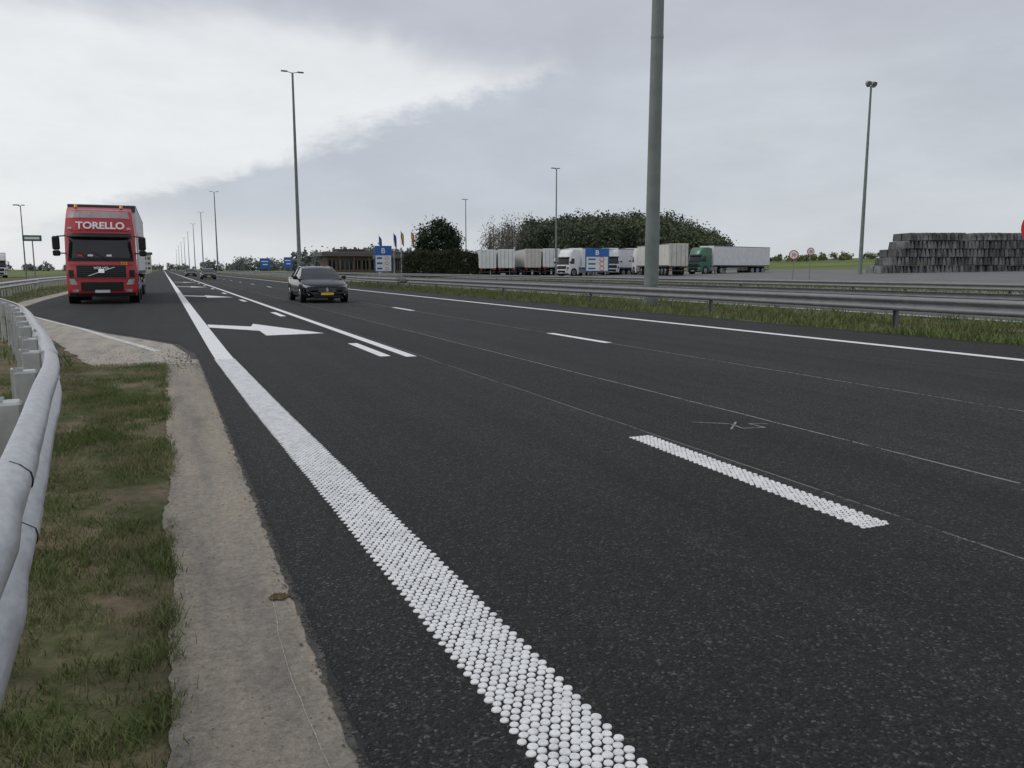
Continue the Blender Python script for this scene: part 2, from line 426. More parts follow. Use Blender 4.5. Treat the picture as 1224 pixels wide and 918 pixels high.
guardrail('guardrail',[(-.38,-8),(-.40,-3),(-.42,1.5),(-.48,2.5),(-.56,3.6),(-.66,4.8),(-.77,6.2),(-1.0,8),(-1.34,10.2),(-2.2,15.4),(-3.1,19.4),(-4.6,25.5),(-6.1,33),(-6.9,43),(-7.6,60),(-8,85),(-8,300)],.4,1,1.33,M_galv,M_post)
guardrail('guardrail',[(14.98,-40),(14.98,0),(14.98,60),(14.98,200),(14.98,1500)],8,-1,4.4,M_galvold,M_galvold,double=.55)
guardrail('guardrail',[(33,-40),(33,0),(33,60),(33,140),(33,500)],8,-1,4,M_galvold,M_galvold)
guardrail('guardrail',[(18.9,-40),(18.9,60),(18.9,800)],8,1,4,M_galvold,M_galvold,joints=False)

# ------------------------------------------------------------ grass
def blades(name,N,fpos,hmin,hmax,w,mat,thr):
    V=[];F=[]
    for _ in range(N):
        x,y,z=fpos()
        d=N3(x*1.7,y*.9,0)+.5*N3(x*6,y*6,4)
        if d<thr+random.uniform(-.25,.25): continue
        h=random.uniform(hmin,hmax)*(1+.9*d); a=random.uniform(0,6.283); lean=random.uniform(.1,1.1)*h; b=random.uniform(0,6.283)
        dx,dy=math.cos(a)*w,math.sin(a)*w; lx,ly=math.cos(b)*lean,math.sin(b)*lean
        o=len(V); V+=[(x-dx,y-dy,z),(x+dx,y+dy,z),(x+lx*.45+dx*.7,y+ly*.45+dy*.7,z+h*.6),(x+lx*.45-dx*.7,y+ly*.45-dy*.7,z+h*.6),(x+lx,y+ly,z+h)]
        F+=[[o,o+1,o+2,o+3],[o+3,o+2,o+4]]
    return obj(name,V,F,mat)
def p1():
    y=1.0+11.6*random.random()**1.5; x=-.03-1.9*random.random()
    return x,y,0
blades('verge_grass',130000,p1,.016,.05,.0024,M_blade,-.05)
def p1b():
    y=1.0+11.4*random.random(); return random.gauss(-.05,.03),y,0.002
blades('gutter_edge_grass',6000,p1b,.02,.06,.0025,M_blade,.05)
def p2():
    y=12.5+60*random.random()
    return random.uniform(apx(y)-6,apx(y)-.1),y,0
blades('roadside_grass',16000,p2,.05,.13,.012,M_blade2,-.2)
def p3():
    y=5+75*random.random()**1.6; return 13.85+5.6*random.random()**1.3,y,0
blades('median_grass',60000,p3,.05,.19,.011,M_blade2,-.22)
def p4():
    y=15+70*random.random(); x=31.3+15*random.random(); return x,y,gz(x)
blades('far_verge_grass',20000,p4,.08,.25,.03,M_blade2,-.3)
def pebbles(name,N,fp,r0,r1,mat):
    V=[];F=[]
    for _ in range(N):
        x,y,z=fp(); r=random.uniform(r0,r1); o=len(V)
        pts=[(1,0,.2),(0,1,.1),(-1,0,.25),(0,-1,.15),(.1,.1,.9)]
        a=random.uniform(0,6.28)
        for px,py,pz in pts:
            q=random.uniform(.6,1.2)*r; V.append((x+(px*math.cos(a)-py*math.sin(a))*q,y+(px*math.sin(a)+py*math.cos(a))*q,z+pz*q))
        F+=[[o,o+1,o+4],[o+1,o+2,o+4],[o+2,o+3,o+4],[o+3,o,o+4]]
    return obj(name,V,F,mat)
pebbles('gravel',3500,lambda:(random.gauss(.455,.03),1+12*random.random(),.014),.003,.009,M_stone)
pebbles('gutter_gravel',1800,lambda:(-.05+random.random()**2*.5,1+11.5*random.random(),.011),.0015,.0055,M_sandst)
pebbles('apron_gravel',200,lambda:(random.gauss(.25,.22),random.gauss(12.9,.7),.012),.006,.022,M_stone)
pebbles('apron_sand',900,lambda:(random.uniform(-1.2,.4),random.gauss(13.3,1.2),.012),.004,.014,M_sandst)
pebbles('dirt_clump',70,lambda:(random.gauss(.362,.014),random.gauss(3.28,.016),.014),.006,.014,simple('dirt',(.12,.085,.04),.95,var=.5,scale=60))

# ------------------------------------------------------------ masts
def mast(loc,h,rb,rt,head='double',mat=M_mast2,rz=0,name='street_lamp'):
    e=empty(name,loc,rz); mb=MB(); k=6
    for i in range(k):
        a,b=i/k,(i+1)/k
        mb.cyl((0,0,h*a),(0,0,h*b),rb+(rt-rb)*a,rb+(rt-rb)*b,mat,20,cap=False)
    mb.cyl((0,0,-.1),(0,0,.06),rb*1.5,rb*1.5,mat,16)
    mb.box((0,-rb*.98,1.0),(rb*.7,.03,.5),mat,.01)
    for z in (h*.36,h*.7): mb.cyl((0,0,z),(0,0,z+.12),rb+(rt-rb)*z/h+.012,rb+(rt-rb)*z/h+.008,mat,20,cap=False)
    mb.build('pole',e); hb=MB()
    if head=='double':
        for s in (-1,1):
            hb.cyl((0,0,h-.05),(s*.8,0,h+.12),.05,.045,mat,8)
            hb.box((s*1.05,0,h+.14),(.85,.32,.14),M_galvold,.04); hb.box((s*1.08,0,h+.06),(.6,.24,.03),M_glass)
    elif head=='flood':
        hb.cyl((-.5,0,h),(.5,0,h),.05,.05,mat,8)
        for s in (-1,1):
            hb.cyl((s*.42,-.1,h+.2),(s*.42,.2,h+.42),.36,.24,M_galvold,14)
            hb.cyl((s*.42,0,h),(s*.42,0,h+.3),.03,.03,mat,6)
    else:
        hb.cyl((0,0,h-.1),(-.3,0,h+.05),.05,.05,mat,8); hb.box((-.5,0,h+.08),(.8,.3,.14),M_galvold,.04); hb.box((.3,0,h+.08),(.5,.3,.12),M_galvold,.04)
    hb.build('lamp_head',e); return e
for y in (26.3,113,292,398,500,610,720,840,980,1150):
    mast((17.1,y,0),27,.28,.13)
mast((75.2,71.4,gz(75)),21.2,.24,.11,'flood')
mast((55.5,112,gz(55)),16,.14,.08,'single')
mast((62,170,gz(62)),16,.14,.08,'single')
mast((-17.5,130,0),10,.1,.06,'single')
mast((-24,260,0),11,.1,.06,'single')

# ------------------------------------------------------------ vehicles
def interp(T,z):
    if z<=T[0][0]: return T[0][1]
    for a,b in zip(T,T[1:]):
        if z<=b[0]: return a[1]+(b[1]-a[1])*(z-a[0])/(b[0]-a[0])
    return T[-1][1]
FZ=[(.3,.06),(.5,0),(1.2,0),(1.6,.06),(1.8,.1),(2.67,.34),(2.8,.38),(3.3,.62),(3.6,.85),(3.75,1.15)]
CE,CA=4,.36
def cabfront(x,z,hw=1.24): return interp(FZ,z)+CA*abs(x/hw)**CE
def cab(mb,m,hw=1.24,back=2.35,top=3.75):
    zs=[z for z in (.3,.42,.5,.8,1.2,1.6,1.8,2.1,2.4,2.67,2.8,3.05,3.3,3.5,3.6,3.7,3.75) if z<=top]
    rings=[]
    for z in zs:
        w=hw-(.03 if z<.5 else 0)-max(0,z-2.7)*.10
        r=[(x*w,interp(FZ,z)+CA*abs(x*w/hw)**CE,z) for x in [-1+k/12 for k in range(25)]]
        r+=[(w,back-.05,z),(w-.05,back,z),(-w+.05,back,z),(-w,back-.05,z)]
        rings.append(r)
    mb.loft(rings,m,True,True,False)
def panel(mb,x0,x1,z0,z1,m,eps=.01,nx=12,nz=5,x0t=None,x1t=None):
    V=[];F=[]
    x0t=x0 if x0t is None else x0t; x1t=x1 if x1t is None else x1t
    for j in range(nz+1):
        t=j/nz; z=z0+(z1-z0)*t; a=x0+(x0t-x0)*t; b=x1+(x1t-x1)*t
        for i in range(nx+1):
            x=a+(b-a)*i/nx; V.append((x,cabfront(x,z)-eps,z))
    for j in range(nz):
        for i in range(nx): o=j*(nx+1)+i; F.append([o,o+1,o+nx+2,o+nx+1])
    o=len(V); border=[i for i in range(nx+1)]+[j*(nx+1)+nx for j in range(1,nz+1)]+[nz*(nx+1)+i for i in range(nx-1,-1,-1)]+[j*(nx+1) for j in range(nz-1,0,-1)]
    for b in border: x,y,z=V[b]; V.append((x,y+eps+.005,z))
    k=len(border)
    for i in range(k): F.append([border[i],border[(i+1)%k],o+(i+1)%k,o+i])
    mb.add(V,F,m,False)
def trailer(mb,y0,L,mbox,top=4.0,strip=None,side_bars=True,bot=1.15):
    mb.box((0,y0+L/2,(top+bot)/2),(2.55,L,top-bot),mbox,.03)
    for s in (-1,1):
        mb.box((s*1.262,y0+L/2,top-.06),(.03,L-.02,.1),M_galvold); mb.box((s*1.262,y0+L/2,bot+.07),(.03,L-.02,.14),M_darkg if strip is None else strip)
        n=int(L/1.1)
        if side_bars:
            for k in range(1,n): mb.box((s*1.279,y0+k*L/n,(top+bot)/2),(.008,.05,top-bot-.3),M_white)
        mb.box((s*.45,y0+L/2,bot-.15),(.12,L-.4,.26),M_darkg)
        mb.box((s*1.18,y0+L*.42,.62),(.04,L*.36,.12),M_galvold); mb.box((s*1.18,y0+L*.42,.88),(.04,L*.36,.12),M_galvold)
        for k in range(3):
            mb.wheel(s*1.02,y0+L-4.2+k*1.32,.5,.38,s)
            mb.box((s*1.08,y0+L-4.2+k*1.32,1.06),(.4,1.1,.05),M_black)
        mb.box((s*.9,y0+3.2,.6),(.14,.14,.9),M_darkg)
        mb.box((s*1.0,y0+L+.01,.95),(.32,.06,.12),M_redsign)
    mb.box((0,y0+L+.02,.6),(2.3,.08,.12),M_darkg)
    for x in (-.62,.62): mb.box((x,y0+L+.012,(top+bot)/2),(1.18,.03,top-bot-.2),mbox,.01)
    for x in (-.9,-.3,.3,.9): mb.cyl((x,y0+L+.05,bot),(x,y0+L+.05,top-.1),.02,.02,M_galvold,6)
def truck(name,loc,rz,cabm,boxm,L=13.6,detail=False,strip=None,top=4.0):
    e=empty(name,loc,rz)
    mb=MB(); cab(mb,cabm); mb.build('cab',e)
    g=MB()
    panel(g,-1.13,1.13,1.78,2.66,M_glass,.012,16,6,x0t=-1.05,x1t=1.05)
    for s in (-1,1):
        g.add([(s*1.245,.58,1.75),(s*1.245,1.4,1.75),(s*1.245,1.4,2.5),(s*1.245,.78,2.5)],[[0,1,2,3]],M_glass)
    g.build('windows',e)
    d=MB()
    panel(d,-1.15,1.15,1.64,1.775,M_black,.016)
    panel(d,-.86,.86,1.02,1.47,M_black,.02,12,3)
    for z in (1.08,1.16,1.24,1.32,1.40): panel(d,-.82,.82,z-.008,z+.008,M_darkg,.034,10,1)
    panel(d,-.74,.74,.5,.84,M_black,.02,10,3)
    panel(d,-1.16,1.16,.28,.42,M_black,.02,12,1)
    panel(d,-.26,.26,.43,.54,M_white,.035,3,1)
    V=[]
    for t,(yo,zo) in enumerate(((.0,2.72),(-.24,2.60),(-.24,2.56),(.0,2.64))):
        V.append([(x*1.12,cabfront(x*1.12,2.68)+yo,zo) for x in [-1+k/6 for k in range(13)]])
    d.loft(V,M_black,False,False)
    for s in (-1,1):
        x0,x1=(s*.84,s*1.1)
        panel(d,min(x0,x1),max(x0,x1),.74,.96,M_head,.03,4,2,x0t=min(s*.94,s*1.14),x1t=max(s*.94,s*1.14))
        panel(d,min(s*.82,s*1.05),max(s*.82,s*1.05),.46,.56,M_head,.03,4,1)
        panel(d,min(s*.98,s*1.16),max(s*.98,s*1.16),1.02,1.3,M_black,.02,3,1)
        d.cyl((s*1.2,.55,2.62),(s*1.47,.25,2.58),.025,.025,M_black,8)
        d.cyl((s*1.2,.5,1.95),(s*1.47,.25,1.95),.025,.025,M_black,8)
        d.box((s*1.5,.22,2.33),(.26,.14,.52),M_black if detail else cabm,.05)
        d.box((s*1.5,.22,1.95),(.26,.14,.22),M_black,.04)
        d.cyl((s*.25,cabfront(.25,1.7)-.04,1.7),(s*.25-.55,cabfront(.6,2.05)-.04,2.0),.012,.012,M_black,6)
        d.cyl((s*1.15,1.3,.52),(s*1.255,1.3,.52),.66,.66,M_black,24)
        d.wheel(s*1.08,1.3,.52,.36,s); d.wheel(s*1.0,4.9,.52,.5,s)
        d.box((s*1.12,4.9,1.12),(.5,1.3,.06),M_black,.02)
        d.box((s*1.0,3.2,.75),(.5,1.5,.6),M_galvold,.05)
        d.box((s*1.1,2.5,2.5),(.06,.5,2.3),cabm,.02)
        d.box((s*.35,4,.95),(.12,5,.24),M_darkg)
    d.build('running_gear',e)
    t=MB(); trailer(t,3.0,L,boxm,top,strip); t.build('trailer',e)
    return e
rt=truck('articulated_truck',(-2.2,35.2,RZ),0,M_red,M_white,detail=True)
rd=MB()
panel(rd,-1.02,1.02,2.82,3.26,M_red,.03,12,3,x0t=-.98,x1t=.98)
panel(rd,-1.08,1.08,3.32,3.68,M_redgrey,.02,12,3,x0t=-1.0,x1t=1.0)
panel(rd,-.1,.1,1.2,1.34,M_chrome,.05,4,1)
panel(rd,-1.1,1.1,1.49,1.52,M_reddk,.03,12,1)
panel(rd,-1.1,1.1,.97,1.0,M_reddk,.03,12,1)
rd.add([(-.50,-.045,1.08),(-.43,-.045,1.08),(.50,-.045,1.42),(.43,-.045,1.42)],[[0,1,2,3]],M_chrome)
for s in (-1,1):
    panel(rd,min(s*.96,s*1.1),max(s*.96,s*1.1),2.88,2.96,M_head,.05,2,1)
    rd.cyl((s*.8,.9,3.7),(s*.8,1.0,3.82),.06,.06,M_orange,8)
rd.box((0,2.95,3.86),(2.5,.1,.26),M_darkg,.02)
for x,c_ in ((-.7,M_redsign),(-.35,M_white),(.3,M_white)):
    panel(rd,x-.09,x+.09,1.83,1.90,c_,.02,2,1)
rd.build('front_trim',rt)
text('TORELLO',.40,M_wtext,rt,(0.05,.33,2.9),'roof_lettering',rx=math.radians(66),sx=.98,bold=.012)
text('252',.17,M_yel,rt,(.80,.075,1.51),'fleet_number',bold=.003)
text('VOLVO',.12,M_chrome,rt,(0,-.04,1.345),'badge_lettering',bold=.004,sx=1.3)
for k,(zz,yy2) in enumerate(((2.6,3.6),(2.6,9.5))):
    text('TORELLO',1.0,M_red,rt,(1.285,yy2+2.2,2.2),'side_lettering.%d'%k,rz=math.pi/2,bold=.02)

def ang(dx,dy): return math.atan2(dy,dx)
def ptruck(u_x,u_y,heading,*a,**k):
    return truck('parked_truck',(u_x,u_y,gz(u_x)+.03),heading,*a,**k)
ptruck(69.0,95.6,math.radians(-75),M_green,M_white)
ptruck(51.7,102.6,math.radians(-70),M_white,M_white,strip=M_bluec)
ptruck(60.6,104,math.radians(-26),M_white,M_white)
ptruck(64.5,102.5,math.radians(165),M_white,M_cream)
ptruck(67.2,107,math.radians(-18),M_bluec,M_white)
for k,(x,y,a,c1,c2) in enumerate(((50.6,131.6,163,M_white,M_white),(53.9,130.6,161,M_bluec,M_white),(57.2,129.4,163,M_white,M_cream),(60.3,128,161,M_white,M_white),(63.2,126.5,163,M_red,M_white))):
    ptruck(x,y,math.radians(a),c1,c2)
ptruck(-24,150,math.radians(10),M_white,M_white)
ptruck(-31,160,math.radians(8),M_bluec,M_white)
tt=bpy.data.objects.get('parked_truck.001')
text('LKW',1.3,M_bluec,tt,(-1.285,10,2.1),'trailer_lettering',rz=-math.pi/2,bold=.02)
text('EUROTRANS',.9,M_bluec,bpy.data.objects.get('parked_truck'),(-1.285,11,2.3),'trailer_lettering',rz=-math.pi/2,bold=.01)

def car(name,loc,rz,pm):
    e=empty(name,loc,rz); mb=MB()
    S=[(0,.60,.26,.60,.0),(.05,.74,.22,.66,.01),(.16,.83,.19,.71,.015),(.35,.885,.18,.76,.02),(.7,.915,.17,.84,.03),(1.1,.93,.17,.91,.03),(1.45,.935,.17,.95,.02),(2.4,.935,.17,.95,.01),(3.4,.935,.17,.98,.01),(4.0,.93,.18,1.0,.01),(4.45,.90,.22,1.02,.02),(4.72,.84,.28,.98,.02),(4.85,.72,.4,.85,.01)]
    R=[]
    for y,w,zb,zs,cr in S:
        half=[(w*.86,zb),(w*.97,zb+.1),(w,zb+.24),(w*.99,zs-.16),(w*.955,zs-.045),(w*.87,zs-.005),(w*.5,zs+cr*.9+.005)]
        R.append([(-x,y,z) for x,z in half]+[(0,y,zs+cr+.008)]+[(x,y,z) for x,z in half[::-1]])
    mb.loft(R,pm,True,True,True)
    G=[(1.22,.80,.955),(1.6,.74,1.17),(2.02,.64,1.38),(2.3,.61,1.44),(2.8,.60,1.463),(3.2,.60,1.45),(3.6,.61,1.39),(4.0,.66,1.24),(4.42,.74,1.02)]
    n=len(G)
    for i in range(n-1):
        (y0,w0,z0),(y1,w1,z1)=G[i],G[i+1]
        roof=M_glass if (i<2 or i>=6) else pm
        k=8
        def P(y,w,z,t): return (w*t,y,z-.035*abs(t)**2.5)
        for j in range(k):
            a=-1+2*j/k;b=-1+2*(j+1)/k
            mb.add([P(y0,w0,z0,a),P(y0,w0,z0,b),P(y1,w1,z1,b),P(y1,w1,z1,a)],[[0,1,2,3]],roof,True)
        for s in (-1,1):
            mb.add([(s*.88,y0,.93),(s*.88,y1,.93),(s*w1,y1,z1-.035),(s*w0,y0,z0-.035)],[[0,1,2,3]],M_glass,True)
            mb.cyl((s*w0,y0,z0-.03),(s*w1,y1,z1-.03),.03,.03,pm,6,False)
    for s in (-1,1):
        for y,w,z in ((2.85,.60,1.43),(3.75,.63,1.32)): mb.cyl((s*.885,y,.93),(s*(w+.005),y,z-.01),.03,.028,M_black,6,False)
        mb.cyl((s*.9,1.3,.955),(s*.9,4.3,.985),.012,.012,M_chrome,6)
    mb.build('body',e); d=MB()
    for s in (-1,1):
        for y in (.93,3.78):
            d.cyl((s*.80,y,.34),(s*.942,y,.34),.40,.39,M_black,24); d.wheel(s*.84,y,.335,.22,s)
        d.box((s*1.0,1.62,1.0),(.2,.12,.14),pm,.04); d.box((s*.93,1.62,.94),(.1,.05,.04),M_black)
        d.loft([[(s*.44,.045,.57),(s*.44,.03,.645),(s*.44,.2,.645),(s*.44,.2,.57)],[(s*.66,.06,.58),(s*.66,.05,.67),(s*.66,.3,.67),(s*.66,.3,.58)],[(s*.82,.15,.61),(s*.82,.15,.70),(s*.82,.4,.70),(s*.82,.4,.61)],[(s*.885,.34,.67),(s*.885,.34,.73),(s*.885,.5,.73),(s*.885,.5,.67)]],M_headc)
        d.cyl((s*.46,.02,.55),(s*.72,.07,.55),.012,.012,M_wtext,6); d.cyl((s*.72,.07,.55),(s*.76,.10,.36),.012,.012,M_wtext,6)
        d.box((s*.66,.06,.33),(.16,.04,.06),M_head,.01)
        d.box((s*.68,4.8,.8),(.38,.08,.12),M_redsign,.02)
    d.loft([[(-.40,.0,.40),(.40,.0,.40),(.36,.03,.64),(-.36,.03,.64)],[(-.40,-.025,.42),(.40,-.025,.42),(.35,-.01,.62),(-.35,-.01,.62)]],M_black)
    for z in (.46,.51,.56): d.box((0,-.03,z),(.7,.012,.008),M_chrome)
    d.loft([[(0,-.05,.43),(.055,-.05,.53),(0,-.05,.63),(-.055,-.05,.53)],[(0,-.035,.43),(.055,-.035,.53),(0,-.035,.63),(-.055,-.035,.53)]],M_chrome)
    d.box((0,.01,.26),(1.1,.05,.12),M_black,.02)
    d.box((0,-.03,.365),(.50,.02,.10),M_yel); d.box((0,.1,.2),(1.3,.15,.05),M_darkg,.02)
    d.box((0,4.86,.62),(.5,.02,.11),M_yel)
    d.build('trim_and_wheels',e); return e
car('car',(5.98,32.6,RZ),0,M_carp)
car('car',(5.6,116,RZ),0,M_carp2)
car('car',(4.6,158,RZ),0,M_carp)
car('car',(9.2,330,RZ),0,M_white)

# ------------------------------------------------------------ signs
def country_sign(loc,w,h,rz,name='country_speed_sign'):
    e=empty(name,loc,rz); mb=MB()
    for s in (-1,1): mb.cyl((s*w*.36,.06,0),(s*w*.36,.06,h+.9),.06,.06,M_galvold,8)
    mb.box((0,0,.9+h/2),(w,.06,h),M_blue,.01)
    mb.box((0,-.04,.9+h*.33),(w*.90,.03,h*.60),M_white)
    for r in range(3):
        z=.9+h*(.13+.2*r)
        mb.box((-w*.22,-.06,z),(w*.3,.02,h*.07),M_bluec)
        mb.cyl((w*.2,-.055,z),(w*.2,-.075,z),w*.1,w*.1,M_redsign,14); mb.cyl((w*.2,-.08,z),(w*.2,-.085,z),w*.075,w*.075,M_white,14)
    mb.build('panel',e); text('B',h*.28,M_wtext,e,(0,-.035,.9+h*.72),'letter',bold=.02)
    return e
country_sign((34.6,136,.03),2.9,4.4,-.2)
country_sign((45.3,80.9,gz(45)),2.7,2.6,-.4)
def blue_dir(loc,w,h,top,rz):
    e=empty('direction_sign',loc,rz); mb=MB()
    for s in (-1,1): mb.cyl((s*w*.35,.05,0),(s*w*.35,.05,top),.07,.07,M_galvold,8)
    mb.box((0,0,top-h/2),(w,.05,h),M_blue,.01)
    mb.box((-.1,-.035,top-h*.3),(w*.7,.02,h*.1),M_wtext); mb.box((.1,-.035,top-h*.6),(w*.5,.02,h*.1),M_wtext)
    mb.build('panel',e)
blue_dir((34.5,310,0),3.6,3.8,5.4,0); blue_dir((37,268,0),2.6,3.4,5.2,0)
def disc_sign(loc,r,h,rz,label=None,name='speed_limit_sign'):
    e=empty(name,loc,rz); mb=MB()
    mb.cyl((0,.04,0),(0,.04,h+r),.04,.04,M_galvold,8)
    mb.cyl((0,.01,h),(0,-.01,h),r,r,M_redsign,28); mb.cyl((0,-.01,h),(0,-.016,h),r*.8,r*.8,M_wtext,28)
    mb.build('panel',e)
    if label: text(label,r*.95,M_black,e,(0,-.022,h-r*.34),'numerals',bold=.002)
disc_sign((52,57,gz(52)),.42,2.3,-.75,'30'); disc_sign((54.9,58.0,gz(54)),.36,2.6,-.3,'30')
disc_sign((18.25,12.12,0),.47,2.28,-.98,'90')
e=empty('roadside_service_sign',(-16.3,129,0)); mb=MB(); mb.cyl((0,.05,0),(0,.05,6),.09,.07,M_galvold,8); mb.box((0,0,5.6),(2.3,.15,.8),simple('sign_green',(.03,.12,.08),.5),.02); mb.box((0,-.09,5.6),(1.8,.03,.3),M_wtext); mb.build('panel',e)
def flag(loc,h,cols):
    e=empty('flagpole',loc); mb=MB(); mb.cyl((0,0,0),(0,0,h),.05,.03,M_wtext,8); mb.cyl((0,0,h),(0,0,h+.08),.06,.02,M_wtext,8)
    n=len(cols)
    for c,m in enumerate(cols):
        V=[];F=[]
        for i in range(7):
            t=i/6
            for j in range(2):
                a=(c+j)/n*1.2; V.append((a*.4+.12*t*math.sin(t*2),.15*math.sin(t*5+a*3),h-.1-t*2.2-a*.5))
        for i in range(6): F.append([2*i,2*i+1,2*i+3,2*i+2])
        mb.add(V,F,m)
    mb.build('flag',e)
flag((37.0,138,.1),7.6,[M_bluec]); flag((38.3,138,.1),8.0,[M_flagk,M_flagy,M_flagr]); flag((39.0,134,.1),7.8,[M_flagr,M_flagy,M_flagr]); flag((39.6,131,.1),7.6,[M_flagr,M_white,M_bluec]); flag((34.9,140,.1),7.2,[M_bluec])

# ------------------------------------------------------------ buildings
def pavilion(loc,w,d,h,rz=0):
    e=empty('service_building',loc,rz); mb=MB()
    mb.box((0,0,h*.42),(w,d,h*.84),M_brick); mb.build('walls',e)
    r=MB(); r.box((0,0,h*.93),(w+3,d+3,h*.2),M_roof,.08); r.box((0,.5,h*1.08),(w*.5,d*.5,h*.14),M_brick); r.box((0,.5,h*1.17),(w*.54,d*.54,.18),M_roof,.04); r.build('roof',e)
    g=MB()
    for k in range(6):
        g.box((-w/2+w*(k+.5)/6,-d/2-.03,h*.45),(w/6*.72,.05,h*.42),M_glass); g.box((-w/2+w*(k+.5)/6,-d/2-.07,h*.45),(.06,.04,h*.42),M_cream)
    g.box((w/2+.02,0,h*.45),(.05,d*.6,h*.4),M_glass); g.build('windows',e)
    p=MB()
    for k in range(5): p.cyl((-w/2-1+k*(w+2)/4,-d/2-1.2,0),(-w/2-1+k*(w+2)/4,-d/2-1.2,h*.85),.12,.12,M_brick,8)
    p.build('columns',e)
pavilion((39.6,188,.15),11.5,10,4.9)
pavilion((46.5,170,.25),6,6,4.0)
e=empty('customs_building',(-9.3,520,0)); mb=MB(); mb.box((0,0,5),(6.5,12,10),M_cream); mb.build('walls',e)
mb=MB(); mb.box((0,0,10.5),(8,14,1.2),M_roof,.1); mb.build('roof',e); mb=MB()
for r in range(3):
    for c in range(3): mb.box((-2+c*2,-6.04,2+r*2.8),(1.3,.08,1.3),M_glass)
mb.build('windows',e)
e=empty('concrete_barrier_stack',(80.2,73.2,gz(80)),ang(20,-8)); A=MB()
ncol=66
for layer in range(5):
    for c in range(ncol):
        if c<layer*1.5 or (layer==4 and N3(c*.3,0,1)<-.38): continue
        for dpt in range(2):
            x=c*.46+layer*.1+random.uniform(-.04,.04); z=layer*.98+.49+.04*N3(c*.2,layer,3)
            m=M_block if random.random()<.6 else M_block2
            A.box((x,dpt*2.1+random.uniform(-.16,.16),z),(.43,2.0,.92),m,.03,random.choice((.03,.1,.15)),0,random.uniform(-.07,.07)-.08)
A.build('barriers',e)

# ------------------------------------------------------------ vegetation
def leafquads(C,S):
    N=len(C); u=rng.normal(size=(N,3)); u/=np.linalg.norm(u,axis=1)[:,None]
    t=rng.normal(size=(N,3)); v=np.cross(u,t); v/=np.linalg.norm(v,axis=1)[:,None]
    S=S[:,None]; a=u*S; b=v*S*.6
    V=np.stack([C-a,C-b,C+a,C+b],1).reshape(-1,3)
    return V.tolist(),np.arange(N*4).reshape(-1,4).tolist()
def crown(center,rad,nclump,per,csz,leaf):
    P=[]
    for _ in range(nclump):
        d=rng.normal(size=3); d/=np.linalg.norm(d); r=rng.uniform(.35,1)**.5
        c=np.array(center)+d*np.array(rad)*r*rng.uniform(.8,1.1)
        P.append(c+rng.normal(size=(per,3))*csz*rng.uniform(.6,1.3))
    C=np.concatenate(P); return C,rng.uniform(.6,1.3,size=len(C))*leaf
def tree(name,loc,h,r,mat,nclump=70,per=60,csz=.35,leaf=.14,base=.25):
    e=empty(name,loc); mb=MB(); mb.cyl((0,0,0),(0,0,h*.6),.22,.1,M_bark,8)
    C,S=crown((0,0,h*(base+(1-base)/2)),(r,r,h*(1-base)/2),nclump,per,csz,leaf)
    for k in range(12):
        c=C[k*per*(nclump//12)]; mb.cyl((0,0,h*random.uniform(.2,.5)),tuple(c),.07,.02,M_bark,5)
    mb.build('trunk',e); V,F=leafquads(C,S); obj('foliage',V,F,mat,parent=e)
tree('pine_tree',(41.6,127.5,.1),9.3,3.7,M_leafdark,170,60,.5,.2,.15)
P=[]
for _ in range(460):
    x=random.uniform(-5.5,5.5); y=random.uniform(-2,2); top=3.05+.2*math.sin(x*1.3)-.015*x*x
    face=random.random()
    z=random.uniform(.1,top)
    if face<.4: z=top
    elif face<.8: y=-2
    P.append(np.array([x,y,z])+rng.normal(size=(70,3))*.22)
C=np.concatenate(P); C[:,2]=np.maximum(C[:,2],.02)
V,F=leafquads(C,rng.uniform(.07,.15,size=len(C))); h=obj('hedge',V,F,M_hedge); h.location=(41.3,122.3,.05); h.rotation_euler=(0,0,-.3); h.scale=(1.2,1.2,1.22)
def pol(th,D): a=math.radians(th); return D*math.sin(a),D*math.cos(a)
tb=MB(); LV=[[],[]]; LF=[[],[]]
prof=[(21.2,12),(22.0,16),(24,17.5),(26,18),(28,19),(30,20),(31.5,20),(33.5,18.5),(35.5,15.5),(37.2,11.5),(38.2,7)]
for k in range(275):
    sparse=k<28
    th=random.uniform(21.6,24.6) if sparse else 24.4+(37.9-24.4)*((k*0.618034)%1)
    D=random.uniform(238,290); H=interp(prof,th)*random.uniform(.92,1.03)
    x,y=pol(th,D); g=gz(x)
    back=(D-238)/52; H2=H*((.66+.38*back) if not sparse else random.uniform(.8,1.05))
    C,S=crown((x,y,g+H2*.55),(3.4,3.4,H2*.45),36 if not sparse else 26,18 if not sparse else 12,.95,.46 if not sparse else .24)
    V,F=leafquads(C,S); q_=1 if sparse else 0; o=len(LV[q_]); LV[q_]+=V; LF[q_]+=[[a+o for a in f] for f in F]
    tb.cyl((x,y,g),(x,y,g+H2*.85),.28,.1,M_bark,6)
    for q in range(8):
        c=C[q*37%len(C)]; tb.cyl((x,y,g+H2*random.uniform(.3,.6)),tuple(c),.1,.03,M_bark,4)
e=empty('woodland'); obj('foliage',LV[0],LF[0],M_wood,parent=e); obj('budding_foliage',LV[1],LF[1],M_sparse,parent=e); tb.build('trunks',e)
def treeline(name,segs,mat,per=18,leaf=1.0):
    VV=[];FF=[]
    for (th0,th1,D,H,N) in segs:
        for k in range(N):
            th=random.uniform(th0,th1); d=D*random.uniform(.95,1.05); x,y=pol(th,d); hh=H*random.uniform(.5,1.1)
            C,S=crown((x,y,gz(x)+hh*.5),(hh*.6,hh*.6,hh*.5),12,per,hh*.13,leaf*hh/9)
            V,F=leafquads(C,S); o=len(VV); VV+=V; FF+=[[a+o for a in f] for f in F]
    obj(name,VV,FF,mat)
